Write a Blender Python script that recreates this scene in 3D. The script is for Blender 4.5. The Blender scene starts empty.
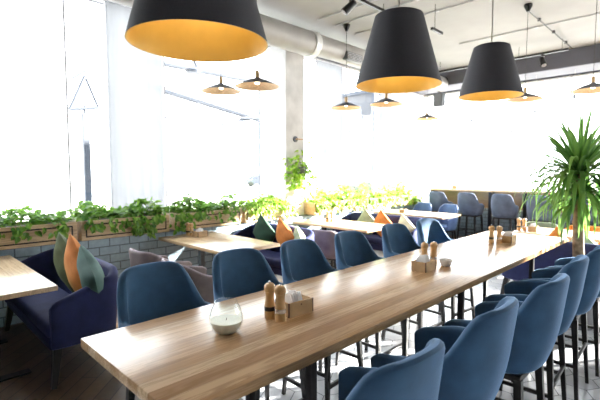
import bpy, bmesh, math, random
from mathutils import Vector, Matrix
PI = math.pi
SC = bpy.context.scene
COL = SC.collection
rnd = random.Random(7)

# ------------------------------------------------------------------ materials
def new_mat(name):
    m = bpy.data.materials.new(name); m.use_nodes = True
    nt = m.node_tree; nt.nodes.clear()
    out = nt.nodes.new('ShaderNodeOutputMaterial')
    return m, nt, out

def principled(nt, col=(.5, .5, .5), rough=.5, metal=0., spec=.5):
    b = nt.nodes.new('ShaderNodeBsdfPrincipled')
    b.inputs['Base Color'].default_value = (*col, 1)
    b.inputs['Roughness'].default_value = rough
    b.inputs['Metallic'].default_value = metal
    b.inputs['Specular IOR Level'].default_value = spec
    return b

def noise(nt, scale, detail=3, coord='Object', mapping=None, rot=None):
    tc = nt.nodes.new('ShaderNodeTexCoord')
    mp = nt.nodes.new('ShaderNodeMapping')
    if mapping: mp.inputs['Scale'].default_value = mapping
    if rot: mp.inputs['Rotation'].default_value = rot
    nt.links.new(tc.outputs[coord], mp.inputs['Vector'])
    n = nt.nodes.new('ShaderNodeTexNoise')
    n.inputs['Scale'].default_value = scale
    n.inputs['Detail'].default_value = detail
    nt.links.new(mp.outputs['Vector'], n.inputs['Vector'])
    return n

def ramp(nt, src, stops):
    r = nt.nodes.new('ShaderNodeValToRGB')
    e = r.color_ramp.elements
    while len(e) < len(stops): e.new(.5)
    for el, (p, c) in zip(e, stops):
        el.position = p; el.color = (*c, 1)
    nt.links.new(src, r.inputs['Fac'])
    return r

def bump(nt, b, src, strength=.2, dist=.01):
    k = nt.nodes.new('ShaderNodeBump')
    k.inputs['Strength'].default_value = strength
    k.inputs['Distance'].default_value = dist
    nt.links.new(src, k.inputs['Height'])
    nt.links.new(k.outputs['Normal'], b.inputs['Normal'])

def plain(name, col, rough=.5, metal=0., var=.12, scale=14, spec=.5, bmp=0.):
    m, nt, out = new_mat(name)
    b = principled(nt, col, rough, metal, spec)
    n = noise(nt, scale)
    lo = tuple(c * (1 - var) for c in col); hi = tuple(min(1, c * (1 + var)) for c in col)
    r = ramp(nt, n.outputs['Fac'], [(.3, lo), (.7, hi)])
    nt.links.new(r.outputs['Color'], b.inputs['Base Color'])
    if bmp: bump(nt, b, n.outputs['Fac'], bmp)
    nt.links.new(b.outputs['BSDF'], out.inputs['Surface'])
    return m

def fabric(name, col, sheen=.5, tint=None, rough=.75, var=.18, weave=260):
    m, nt, out = new_mat(name)
    b = principled(nt, col, rough, 0, .25)
    b.inputs['Sheen Weight'].default_value = sheen
    b.inputs['Sheen Roughness'].default_value = .3
    b.inputs['Sheen Tint'].default_value = (*(tint or tuple(min(1, c * 4 + .15) for c in col)), 1)
    n = noise(nt, 9, 4)
    lo = tuple(c * (1 - var) for c in col); hi = tuple(min(1, c * (1 + var)) for c in col)
    r = ramp(nt, n.outputs['Fac'], [(.3, lo), (.7, hi)])
    nt.links.new(r.outputs['Color'], b.inputs['Base Color'])
    n2 = noise(nt, weave, 2)
    bump(nt, b, n2.outputs['Fac'], .12, .004)
    nt.links.new(b.outputs['BSDF'], out.inputs['Surface'])
    return m

def wood(name, tones, plank=.11, rough=.34, axis='Y', grain=1.0, dark=(.17, .09, .04)):
    """planks run along `axis`; tones: list of linear colours picked per plank"""
    m, nt, out = new_mat(name)
    L = nt.links
    b = principled(nt, tones[0], rough, 0, .6)
    tc = nt.nodes.new('ShaderNodeTexCoord')
    sep = nt.nodes.new('ShaderNodeSeparateXYZ'); L.new(tc.outputs['Object'], sep.inputs[0])
    across = 'X' if axis == 'Y' else 'Y'
    d = nt.nodes.new('ShaderNodeMath'); d.operation = 'DIVIDE'; d.inputs[1].default_value = plank
    L.new(sep.outputs[across], d.inputs[0])
    fl = nt.nodes.new('ShaderNodeMath'); fl.operation = 'FLOOR'; L.new(d.outputs[0], fl.inputs[0])
    wn = nt.nodes.new('ShaderNodeTexWhiteNoise'); wn.noise_dimensions = '1D'; L.new(fl.outputs[0], wn.inputs['W'])
    k = len(tones)
    tone = ramp(nt, wn.outputs['Value'], [(i / k, t) for i, t in enumerate(tones)])
    tone.color_ramp.interpolation = 'CONSTANT'
    # grain: noise stretched along the plank, offset per plank
    mp = nt.nodes.new('ShaderNodeMapping')
    mp.inputs['Scale'].default_value = (26, 1.6, 26) if axis == 'Y' else (1.6, 26, 26)
    add = nt.nodes.new('ShaderNodeVectorMath'); add.operation = 'ADD'
    sc = nt.nodes.new('ShaderNodeVectorMath'); sc.operation = 'SCALE'; sc.inputs['Scale'].default_value = 7.
    L.new(wn.outputs['Color'], sc.inputs[0])
    L.new(tc.outputs['Object'], add.inputs[0]); L.new(sc.outputs[0], add.inputs[1])
    L.new(add.outputs[0], mp.inputs['Vector'])
    n = nt.nodes.new('ShaderNodeTexNoise'); n.inputs['Scale'].default_value = 1.3
    n.inputs['Detail'].default_value = 5; n.inputs['Distortion'].default_value = .6
    L.new(mp.outputs[0], n.inputs['Vector'])
    gr = ramp(nt, n.outputs['Fac'], [(.36, (1, 1, 1)), (.45, (.1, .1, .1)), (.52, (.9, .9, .9)), (.57, (.15, .15, .15)), (.66, (0, 0, 0))])
    mx = nt.nodes.new('ShaderNodeMix'); mx.data_type = 'RGBA'
    mx.inputs['B'].default_value = (*dark, 1)
    fac = nt.nodes.new('ShaderNodeMath'); fac.operation = 'MULTIPLY'; fac.inputs[1].default_value = .62 * grain
    L.new(gr.outputs['Color'], fac.inputs[0]); L.new(fac.outputs[0], mx.inputs['Factor'])
    L.new(tone.outputs['Color'], mx.inputs['A'])
    # seams
    fr = nt.nodes.new('ShaderNodeMath'); fr.operation = 'FRACT'; L.new(d.outputs[0], fr.inputs[0])
    lt = nt.nodes.new('ShaderNodeMath'); lt.operation = 'LESS_THAN'; lt.inputs[1].default_value = .015
    L.new(fr.outputs[0], lt.inputs[0])
    mx2 = nt.nodes.new('ShaderNodeMix'); mx2.data_type = 'RGBA'; mx2.inputs['B'].default_value = (*dark, 1)
    f2 = nt.nodes.new('ShaderNodeMath'); f2.operation = 'MULTIPLY'; f2.inputs[1].default_value = .6
    L.new(lt.outputs[0], f2.inputs[0]); L.new(f2.outputs[0], mx2.inputs['Factor'])
    L.new(mx.outputs['Result'], mx2.inputs['A'])
    L.new(mx2.outputs['Result'], b.inputs['Base Color'])
    bump(nt, b, n.outputs['Fac'], .08, .003)
    L.new(b.outputs['BSDF'], out.inputs['Surface'])
    return m

def leaf_mat(name, a, c, trans=.45):
    m, nt, out = new_mat(name)
    L = nt.links
    g = nt.nodes.new('ShaderNodeNewGeometry')
    r = ramp(nt, g.outputs['Random Per Island'], [(0, a), (1, c)])
    b = principled(nt, a, .42)
    L.new(r.outputs['Color'], b.inputs['Base Color'])
    t = nt.nodes.new('ShaderNodeBsdfTranslucent')
    hs = nt.nodes.new('ShaderNodeHueSaturation'); hs.inputs['Value'].default_value = 1.6
    L.new(r.outputs['Color'], hs.inputs['Color']); L.new(hs.outputs['Color'], t.inputs['Color'])
    mx = nt.nodes.new('ShaderNodeMixShader'); mx.inputs[0].default_value = trans
    L.new(b.outputs[0], mx.inputs[1]); L.new(t.outputs[0], mx.inputs[2])
    L.new(mx.outputs[0], out.inputs['Surface'])
    return m

def glass_mat(name, tint=(1, 1, 1), ior=1.45, rough=.0):
    m, nt, out = new_mat(name)
    L = nt.links
    lw = nt.nodes.new('ShaderNodeLayerWeight'); lw.inputs['Blend'].default_value = .5
    pw = nt.nodes.new('ShaderNodeMath'); pw.operation = 'POWER'; pw.inputs[1].default_value = 4.
    fr = nt.nodes.new('ShaderNodeMath'); fr.operation = 'MULTIPLY_ADD'; fr.inputs[1].default_value = .8; fr.inputs[2].default_value = .04
    L.new(lw.outputs['Facing'], pw.inputs[0]); L.new(pw.outputs[0], fr.inputs[0])
    t = nt.nodes.new('ShaderNodeBsdfTransparent'); t.inputs['Color'].default_value = (*tint, 1)
    g = nt.nodes.new('ShaderNodeBsdfGlossy'); g.inputs['Roughness'].default_value = rough
    mx = nt.nodes.new('ShaderNodeMixShader')
    L.new(fr.outputs[0], mx.inputs[0]); L.new(t.outputs[0], mx.inputs[1]); L.new(g.outputs[0], mx.inputs[2])
    L.new(mx.outputs[0], out.inputs['Surface'])
    return m

def cloth_mat(name, col, trans, see):
    m, nt, out = new_mat(name)
    L = nt.links
    d = nt.nodes.new('ShaderNodeBsdfDiffuse'); d.inputs['Color'].default_value = (*col, 1)
    t = nt.nodes.new('ShaderNodeBsdfTranslucent'); t.inputs['Color'].default_value = (*col, 1)
    tr = nt.nodes.new('ShaderNodeBsdfTransparent')
    m1 = nt.nodes.new('ShaderNodeMixShader'); m1.inputs[0].default_value = trans
    m2 = nt.nodes.new('ShaderNodeMixShader')
    n = noise(nt, 40, 2, mapping=(1, 1, .05))
    r = ramp(nt, n.outputs['Fac'], [(.3, (see * .6,) * 3), (.7, (min(1, see * 1.4),) * 3)])
    L.new(r.outputs['Color'], m2.inputs[0])
    L.new(d.outputs[0], m1.inputs[1]); L.new(t.outputs[0], m1.inputs[2])
    L.new(m1.outputs[0], m2.inputs[1]); L.new(tr.outputs[0], m2.inputs[2])
    L.new(m2.outputs[0], out.inputs['Surface'])
    return m

def emit_mat(name, col, s):
    m, nt, out = new_mat(name)
    e = nt.nodes.new('ShaderNodeEmission'); e.inputs['Color'].default_value = (*col, 1); e.inputs['Strength'].default_value = s
    nt.links.new(e.outputs[0], out.inputs['Surface'])
    return m

def brick_mat(name, c1, c2, mortar, bw, rh, rot, ms=.006, rough=.5, offset=.5, yz=False):
    m, nt, out = new_mat(name)
    L = nt.links
    tc = nt.nodes.new('ShaderNodeTexCoord'); mp = nt.nodes.new('ShaderNodeMapping')
    mp.inputs['Rotation'].default_value = rot
    if yz:
        sp = nt.nodes.new('ShaderNodeSeparateXYZ'); cb = nt.nodes.new('ShaderNodeCombineXYZ')
        L.new(tc.outputs['Object'], sp.inputs[0])
        for a_, b_ in (('Y', 'X'), ('Z', 'Y'), ('X', 'Z')): L.new(sp.outputs[a_], cb.inputs[b_])
        L.new(cb.outputs[0], mp.inputs['Vector'])
    else: L.new(tc.outputs['Object'], mp.inputs['Vector'])
    t = nt.nodes.new('ShaderNodeTexBrick')
    t.inputs['Scale'].default_value = 1.; t.inputs['Brick Width'].default_value = bw; t.inputs['Row Height'].default_value = rh
    t.inputs['Mortar Size'].default_value = ms; t.offset = offset
    t.inputs['Color1'].default_value = (*c1, 1); t.inputs['Color2'].default_value = (*c2, 1); t.inputs['Mortar'].default_value = (*mortar, 1)
    L.new(mp.outputs[0], t.inputs['Vector'])
    n = noise(nt, 18, 4)
    mx = nt.nodes.new('ShaderNodeMix'); mx.data_type = 'RGBA'; mx.blend_type = 'MULTIPLY'; mx.inputs['Factor'].default_value = .6
    r = ramp(nt, n.outputs['Fac'], [(.3, (.65, .65, .65)), (.7, (1, 1, 1))])
    L.new(t.outputs['Color'], mx.inputs['A']); L.new(r.outputs['Color'], mx.inputs['B'])
    b = principled(nt, c1, rough)
    L.new(mx.outputs['Result'], b.inputs['Base Color'])
    bump(nt, b, t.outputs['Fac'], -.3, .004)
    L.new(b.outputs[0], out.inputs['Surface'])
    return m

M = {}
M['table_wood'] = wood('table wood', [(.66, .46, .27), (.50, .315, .16), (.76, .58, .38), (.54, .345, .18), (.66, .45, .26), (.45, .27, .135), (.72, .53, .33)], 0.075, .25, 'Y', 1.0, (.27, .14, .06))
M['oak_x'] = wood('oak along x', [(.62, .44, .26), (.54, .37, .21), (.68, .50, .31)], .12, .24, 'X', .6)
M['planter_wood'] = wood('planter wood', [(.78, .58, .36), (.70, .50, .29), (.82, .63, .42)], .3, .5, 'Y', .8)
M['mill_wood'] = plain('mill beech wood', (.62, .38, .17), .4, var=.15, scale=30)
M['box_wood'] = plain('box plywood', (.50, .33, .17), .55, var=.12, scale=25)
M['box_edge'] = plain('box dark edge', (.12, .06, .03), .6)
M['pale_wood'] = plain('pale lamp wood', (.62, .40, .19), .5)
M['velvet'] = fabric('blue velvet', (.032, .086, .170), 1.0, (.30, .48, .78))
M['indigo'] = fabric('indigo velvet', (.018, .024, .085), .45, (.15, .18, .5))
M['mauve'] = fabric('mauve grey fabric', (.20, .165, .165), .3)
M['mauve_pipe'] = fabric('pale mauve piping', (.48, .42, .46), .3)
M['greyblue_hazed'] = fabric('haze-greyed blue fabric', (.115, .145, .215), .4)  # washed-out glare on the far stools is put into this lighter blue
M['sky_blue'] = fabric('mid blue fabric', (.10, .17, .36), .4)
M['sky_pipe'] = fabric('pale blue piping', (.42, .5, .72), .3)
M['sage'] = fabric('sage chair fabric', (.20, .24, .17), .3)
M['orange_f'] = fabric('orange chair fabric', (.72, .24, .04), .2)
M['plum'] = fabric('plum fabric', (.07, .04, .08), .3)
M['c_olive'] = fabric('olive green cloth', (.085, .105, .045), .3, weave=120)
M['c_green'] = fabric('bottle green cloth', (.035, .085, .055), .3, weave=120)
M['c_teal'] = fabric('grey teal cloth', (.07, .13, .115), .3, weave=120)
M['c_orange'] = fabric('burnt orange cloth', (.56, .19, .045), .25, weave=120)
M['c_sage'] = fabric('pale sage cloth', (.32, .37, .25), .25, weave=120)
M['c_cream'] = fabric('cream cloth', (.62, .60, .46), .2, weave=120)
M['black_wood'] = plain('black stained wood', (.012, .011, .011), .4)
M['black_metal'] = plain('black metal', (.014, .014, .016), .38, .3)
M['shade_out'] = plain('charcoal shade cloth', (.036, .035, .042), .75, var=.1, scale=200)
M['shade_gold'] = plain('gold shade lining', (.58, .385, .085), .45, .1, var=.05)
M['cord'] = plain('pale cord', (.45, .42, .38), .6)
M['dark_cord'] = plain('dark cord', (.06, .06, .06), .6)
M['straw'] = plain('woven straw lining', (.72, .50, .30), .7, var=.25, scale=60)
M['slate'] = plain('slate blue metal', (.07, .08, .11), .5)
M['chrome'] = plain('steel', (.65, .65, .66), .22, 1., var=.05)
M['black_band'] = plain('black band', (.02, .02, .02), .3)
M['paper'] = plain('white paper', (.86, .86, .87), .8, var=.03)
M['wax'] = plain('cream wax', (.88, .84, .75), .45, var=.04)
M['glass'] = glass_mat('clear glass', (.96, .98, .97), 1.5)
M['pane'] = glass_mat('window glass', (.97, .98, .98), 1.25)
M['bulb'] = emit_mat('warm bulb', (1, .62, .25), 3)
M['bulb_s'] = emit_mat('white bulb', (1, .85, .62), 5)
M['leaf'] = leaf_mat('pothos leaf', (.05, .15, .02), (.22, .38, .06), .5)
M['leaf_far'] = leaf_mat('ivy leaf', (.10, .22, .02), (.36, .50, .09), .55)
M['palm_leaf'] = leaf_mat('yucca leaf', (.04, .12, .025), (.17, .32, .07), .4)
M['soil'] = plain('soil', (.03, .02, .015), .9)
M['trunk'] = plain('yucca trunk bark', (.20, .135, .085), .9, var=.45, scale=22, bmp=.6)
M['terracotta'] = plain('grey pot', (.16, .16, .17), .7)
M['concrete'] = plain('grey concrete', (.52, .51, .50), .85, var=.16, scale=3.2, bmp=.05)
M['ceiling'] = plain('ceiling concrete', (.31, .306, .297), .9, var=.08, scale=1.4)
M['wall_white'] = plain('plaster', (.50, .49, .48), .9, var=.04, scale=2)
M['dark_wall'] = plain('dark grey plaster', (.13, .13, .14), .85, var=.1, scale=2)
M['duct'] = plain('galvanised duct grey', (.33, .315, .30), .5, .15, var=.08, scale=4)
M['duct_ring'] = plain('pale duct collar', (.66, .65, .63), .4, .2)
M['beam'] = plain('dark bulkhead paint', (.085, .085, .105), .7, var=.08, scale=2)
M['mullion'] = plain('grey window metal', (.45, .45, .47), .5, .2)
M['white_frame'] = plain('white window metal', (.75, .75, .76), .5)
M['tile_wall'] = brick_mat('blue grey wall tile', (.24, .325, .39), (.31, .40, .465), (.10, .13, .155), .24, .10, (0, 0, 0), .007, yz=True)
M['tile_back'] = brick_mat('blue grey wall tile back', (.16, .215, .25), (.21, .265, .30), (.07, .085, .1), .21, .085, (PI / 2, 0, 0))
M['plank_floor'] = brick_mat('dark plank floor', (.09, .06, .038), (.135, .09, .057), (.02, .013, .01), .9, .12, (0, 0, PI / 4), .004, .38)
M['grout'] = plain('grey grout', (.10, .10, .11), .8)
M['curtain'] = cloth_mat('sheer curtain', (.22, .225, .237), .6, .02)
M['facade'] = plain('pale facade', (.06, .063, .072), .9, var=.12, scale=1)
M['steel_blue'] = plain('blue grey painted steel', (.024, .031, .046), .6)
M['pavement'] = plain('pale pavement', (.55, .55, .54), .9, var=.05, scale=.3)
M['car_paint'] = plain('silver blue car paint', (.06, .07, .09), .5)
M['tyre'] = plain('tyre rubber', (.03, .03, .03), .8)
M['dark_glass'] = plain('dark window glass', (.07, .08, .10), .15)
M['vent'] = plain('dark vent metal', (.07, .07, .07), .5)
M['speaker'] = plain('dark speaker', (.03, .035, .04), .6)

def hex_mat():
    m, nt, out = new_mat('hex marble tile')
    g = nt.nodes.new('ShaderNodeNewGeometry')
    r = ramp(nt, g.outputs['Random Per Island'], [(0, (.36, .37, .395)), (1, (.54, .545, .565))])
    n = noise(nt, 6, 5)
    r2 = ramp(nt, n.outputs['Fac'], [(.3, (.8, .8, .82)), (.65, (1, 1, 1))])
    mx = nt.nodes.new('ShaderNodeMix'); mx.data_type = 'RGBA'; mx.blend_type = 'MULTIPLY'; mx.inputs['Factor'].default_value = 1
    nt.links.new(r.outputs['Color'], mx.inputs['A']); nt.links.new(r2.outputs['Color'], mx.inputs['B'])
    b = principled(nt, (.5, .5, .5), .22)
    nt.links.new(mx.outputs['Result'], b.inputs['Base Color'])
    nt.links.new(b.outputs[0], out.inputs['Surface'])
    return m
M['hex'] = hex_mat()

# ------------------------------------------------------------------ mesh helpers
def box(bm, x0, x1, y0, y1, z0, z1, bev=0., seg=2):
    t = bmesh.new()
    bmesh.ops.create_cube(t, size=1)
    bmesh.ops.scale(t, vec=(x1 - x0, y1 - y0, z1 - z0), verts=t.verts)
    bmesh.ops.translate(t, vec=((x0 + x1) / 2, (y0 + y1) / 2, (z0 + z1) / 2), verts=t.verts)
    if bev: bmesh.ops.bevel(t, geom=list(t.edges) + list(t.verts), offset=bev, segments=seg, profile=.5, affect='EDGES')
    merge(bm, t)
    return bm

def merge(bm, t, mat=None):
    if mat is not None: bmesh.ops.transform(t, matrix=mat, verts=t.verts)
    mp = {v: bm.verts.new(v.co) for v in t.verts}
    for f in t.faces:
        try: bm.faces.new([mp[v] for v in f.verts])
        except ValueError: pass
    t.free()

def frame_of(d):
    d = d.normalized()
    a = Vector((0, 0, 1)) if abs(d.z) < .9 else Vector((1, 0, 0))
    u = d.cross(a).normalized()
    return u, d.cross(u).normalized()

def tube(bm, p0, p1, r0, r1=None, seg=10, sq=False):
    r1 = r0 if r1 is None else r1
    p0, p1 = Vector(p0), Vector(p1)
    if sq: seg = 4
    u, v = frame_of(p1 - p0)
    R = []
    for p, r in ((p0, r0), (p1, r1)):
        R.append([bm.verts.new(p + (u * math.cos(a) + v * math.sin(a)) * r) for a in [2 * PI * (i + (.5 if sq else 0)) / seg for i in range(seg)]])
    for i in range(seg):
        j = (i + 1) % seg
        bm.faces.new((R[0][i], R[0][j], R[1][j], R[1][i]))
    bm.faces.new(R[0][::-1]); bm.faces.new(R[1])
    return bm

def path_tube(bm, pts, r, seg=8):
    pts = [Vector(p) for p in pts]
    rings = []
    for i, p in enumerate(pts):
        d = pts[min(i + 1, len(pts) - 1)] - pts[max(i - 1, 0)]
        u, v = frame_of(d)
        rr = r(i / (len(pts) - 1)) if callable(r) else r
        rings.append([bm.verts.new(p + (u * math.cos(2 * PI * k / seg) + v * math.sin(2 * PI * k / seg)) * rr) for k in range(seg)])
    for a, b in zip(rings, rings[1:]):
        for k in range(seg):
            j = (k + 1) % seg
            bm.faces.new((a[k], a[j], b[j], b[k]))
    bm.faces.new(rings[0][::-1]); bm.faces.new(rings[-1])
    return bm

def lathe(bm, prof, seg=28, c=(0, 0, 0), closed=False):
    rings = []
    for r, z in prof:
        if r < 1e-5: rings.append([bm.verts.new((c[0], c[1], c[2] + z))])
        else: rings.append([bm.verts.new((c[0] + r * math.cos(2 * PI * i / seg), c[1] + r * math.sin(2 * PI * i / seg), c[2] + z)) for i in range(seg)])
    prs = list(zip(rings, rings[1:]))
    if closed: prs.append((rings[-1], rings[0]))
    for a, b in prs:
        for i in range(seg):
            j = (i + 1) % seg
            if len(a) == 1 and len(b) == 1: continue
            if len(a) == 1: bm.faces.new((a[0], b[j], b[i]))
            elif len(b) == 1: bm.faces.new((a[i], a[j], b[0]))
            else: bm.faces.new((a[i], a[j], b[j], b[i]))
    return bm

def BM(): return bmesh.new()

def obj(name, bm, mat, parent=None, smooth=True, loc=None, recalc=True):
    if recalc: bmesh.ops.recalc_face_normals(bm, faces=bm.faces)
    me = bpy.data.meshes.new(name)
    bm.to_mesh(me); bm.free()
    if smooth:
        me.polygons.foreach_set('use_smooth', [True] * len(me.polygons))
        me.set_sharp_from_angle(angle=math.radians(38))
    me.materials.append(M[mat] if isinstance(mat, str) else mat)
    o = bpy.data.objects.new(name, me)
    COL.objects.link(o)
    if parent: o.parent = parent
    if loc: o.location = loc
    return o

def tag(o, label, cat, group=None):
    o['label'] = label; o['category'] = cat
    if group: o['group'] = group
    return o

def thing(name, label, cat, loc=(0, 0, 0), rz=0., group=None):
    o = bpy.data.objects.new(name, None); COL.objects.link(o)
    o.empty_display_size = .1
    o.location = loc; o.rotation_euler = (0, 0, rz)
    return tag(o, label, cat, group)

def struct(name, bm, mat, parent=None, smooth=False):
    o = obj(name, bm, mat, parent, smooth)
    if not parent: o['kind'] = 'structure'
    return o

def copy_tree(o, parent=None):
    c = o.copy(); COL.objects.link(c); c.parent = parent
    for ch in list(o.children): copy_tree(ch, c)
    return c

class Proto:
    """first use moves the source itself, later uses copy it with its parts"""
    def __init__(s, o): s.o = o; s.used = False
    def put(s, loc, rz, label, group=None):
        o = s.o if not s.used else copy_tree(s.o)
        s.used = True
        o.location = loc; o.rotation_euler = (0, 0, rz)
        o['label'] = label
        if group: o['group'] = group
        return o

def sstep(a, b, x):
    t = max(0., min(1., (x - a) / (b - a)))
    return t * t * (3 - 2 * t)

# ------------------------------------------------------------------ room shell
XL, XR, YF, YB, ZC = -5.75, 3.2, -2.6, 10.2, 3.9
XT = -2.55            # where hex tiles meet planks
bm = BM(); box(bm, -6.0, XT, YF, YB + .3, -.12, 0)
struct('floor_planks', bm, 'plank_floor')
bm = BM(); box(bm, XT, XR + .2, YF, YB + .3, -.12, -.003)
fl = struct('floor', bm, 'grout')
bm = BM()
Rh = .125; wy = Rh * math.sqrt(3)
i = 0
x = XT + .02
while x < XR + .1:
    y = YF + (wy / 2 if i % 2 else 0)
    while y < YB + .1:
        vs = [bm.verts.new((min(max(x + (Rh - .004) * math.cos(a), XT), XR + .1), y + (Rh - .004) * math.sin(a), .0)) for a in [PI / 3 * k for k in range(6)]]
        bm.faces.new(vs)
        y += wy
    x += Rh * 1.5; i += 1
hx = obj('hex_tiles', bm, 'hex', fl, False)

bm = BM(); box(bm, -6.0, XR + .2, YF - .2, YB + .5, ZC, ZC + .25)
struct('ceiling', bm, 'ceiling')
bm = BM(); box(bm, -6.0, XR + .2, YF - .2, YF, 0, ZC)
struct('wall_front', bm, 'dark_wall')
bm = BM(); box(bm, XR, XR + .2, YF, YB + .4, 0, .8); box(bm, XR, XR + .2, YF, YB + .4, 3.5, ZC)
box(bm, XR, XR + .2, YF, 5.6, .8, 3.5); box(bm, XR, XR + .2, 7.2, YB + .4, .8, 3.5)  # gap left for the added fill-light window
struct('wall_right', bm, 'wall_white')
# left wall under the windows, tiled, with the wall above the windows
bm = BM(); box(bm, -6.0, -5.12, YF, YB, 0, .80)
struct('wall_left', bm, 'tile_wall')
bm = BM(); box(bm, -6.0, -5.55, YF, YB, 3.84, ZC)
struct('trim_1', bm, 'beam')
bm = BM(); box(bm, -5.12, XR, 9.98, YB + .3, 0, .74)
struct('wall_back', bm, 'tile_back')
# dark bulkhead along the back
bm = BM(); box(bm, -5.5, XR, 9.3, 10.0, 3.56, ZC, .02)
struct('trim_2', bm, 'beam')
# pillars
bm = BM(); box(bm, -6.0, -5.3, 5.0, 5.45, .80, ZC, .01)
struct('pillar_1', bm, 'concrete')
bm = BM(); box(bm, -6.0, -5.5, 9.25, YB + .3, .80, ZC, .01)
struct('pillar_2', bm, 'concrete')
bm = BM(); box(bm, -6.0, -5.3, YF, -2.0, .80, ZC, .01)
struct('pillar_3', bm, 'concrete')

def window_left(n, y0, y1, z0, z1, muls, thin=.02):
    bm = BM()
    box(bm, XL - .03, XL + .03, y0, y1, z0, z0 + .05); box(bm, XL - .03, XL + .03, y0, y1, z1 - .05, z1)
    fr = struct('window_%d' % n, bm, 'white_frame')
    ys = [y0] + muls + [y1]
    for m_ in muls:
        b2 = BM(); box(b2, XL - .03, XL + .03, m_ - thin / 2, m_ + thin / 2, z0 + .05, z1 - .05)
        obj('mullion', b2, 'mullion', fr, False)
    for a, b in zip(ys, ys[1:]):
        b3 = BM(); box(b3, XL - .004, XL + .004, a + .005, b - .005, z0 + .05, z1 - .05)
        obj('pane', b3, 'pane', fr, False)
    return fr
window_left(1, -2.0, 5.0, .80, 3.84, [-.6, .6, 1.69, 2.20, 2.98])
window_left(2, 5.45, 9.25, .80, 3.84, [7.03, 8.35])
bm = BM()
box(bm, -5.5, XR, YB - .03, YB + .03, .74, .80); box(bm, -5.5, XR, YB - .03, YB + .03, 3.52, 3.56)
fr = struct('window_3', bm, 'white_frame')
ms = [-5.5, -2.2, .5, XR]
for a in ms[1:-1]:
    b2 = BM(); box(b2, a - .015, a + .015, YB - .03, YB + .03, .80, 3.52); obj('mullion', b2, 'white_frame', fr, False)
for a, b in zip(ms, ms[1:]):
    b3 = BM(); box(b3, a + .005, b - .005, YB - .004, YB + .004, .80, 3.52); obj('pane', b3, 'pane', fr, False)
for n_, y0, y1 in ((4, 5.6, 7.2),):  # unseen side window, added and sized to fill light onto planters and chairs
    b2 = BM(); box(b2, XR + .05, XR + .1, y0, y1, .8, .85); box(b2, XR + .05, XR + .1, y0, y1, 3.45, 3.5); box(b2, XR + .05, XR + .1, (y0 + y1) / 2 - .02, (y0 + y1) / 2 + .02, .85, 3.45)
    fr = struct('window_%d' % n_, b2, 'white_frame')
    for a, b in ((y0, (y0 + y1) / 2 - .02), ((y0 + y1) / 2 + .02, y1)):
        b3 = BM(); box(b3, XR + .07, XR + .078, a, b, .85, 3.45); obj('pane', b3, 'pane', fr, False)
bm = BM(); box(bm, -5.5, XR, YB, YB + .3, 3.56, ZC)
struct('wall_back_upper', bm, 'beam')

def curtain(y0, y1, x, label):
    bm = BM(); n = int((y1 - y0) / .012); rows = []
    for i in range(n + 1):
        y = y0 + (y1 - y0) * i / n
        col = []
        for k in range(7):
            z = 1.02 + (3.78 - 1.02) * k / 6
            dx = .007 * math.sin(i * .55 + .5 * math.sin(i * .13)) * (.7 + .5 * (1 - k / 6))
            col.append(bm.verts.new((x + dx, y, z)))
        rows.append(col)
    for a, b in zip(rows, rows[1:]):
        for k in range(6): bm.faces.new((a[k], b[k], b[k + 1], a[k + 1]))
    o = obj('sheer_curtain', bm, 'curtain', None, True)
    tag(o, label, 'curtain', 'sheer curtains at the windows')
    b2 = BM(); tube(b2, (x, y0 - .05, 3.80), (x, y1 + .05, 3.80), .012); obj('curtain_rail', b2, 'mullion', o)
curtain(2.16, 2.92, -5.66, 'sheer white curtain hanging between two mullions of the near window, beside the nearest pendant')
curtain(6.15, 6.98, -5.66, 'sheer white curtain hanging in the window just beyond the concrete pillar')
curtain(8.36, 8.85, -5.66, 'narrow sheer white curtain hanging beside the far corner pillar')

# ------------------------------------------------------------------ duct, ceiling fittings
duct = thing('ventilation_duct', 'long grey round ventilation duct under the ceiling along the window side', 'duct', (-4.6, 0, 3.58))
bm = BM(); tube(bm, (0, YF + .1, 0), (0, 4.9, 0), .185, seg=36); obj('pipe', bm, 'duct', duct)
bm = BM(); tube(bm, (0, 4.9, .02), (0, 9.28, .02), .165, seg=36); obj('pipe', bm, 'duct', duct)
bm = BM(); tube(bm, (0, 4.82, 0), (0, 4.94, 0), .20, seg=36); obj('collar', bm, 'duct_ring', duct)['label'] = 'pale joint collar'
bm = BM(); tube(bm, (0, 1.4, 0), (0, 1.48, 0), .19, seg=36); obj('collar', bm, 'duct', duct)
bm = BM(); tube(bm, (0, 5.72, .02), (0, 5.76, .02), .17, seg=36); obj('collar', bm, 'duct', duct)
bm = BM(); box(bm, .10, .19, 5.55, 5.98, -.13, .0, .004)
vt = obj('grille', bm, 'vent', duct); vt['label'] = 'dark square air grille'
bm = BM()
for k in range(5): box(bm, .19, .194, 5.57, 5.96, -.122 + k * .025, -.112 + k * .025)
obj('grille_slat', bm, 'mullion', vt, False)
for y in (.4, 3.2, 6.6, 8.4):
    bm = BM(); tube(bm, (0, y, .16), (0, y, .315), .008); obj('hanger', bm, 'duct', duct)

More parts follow.
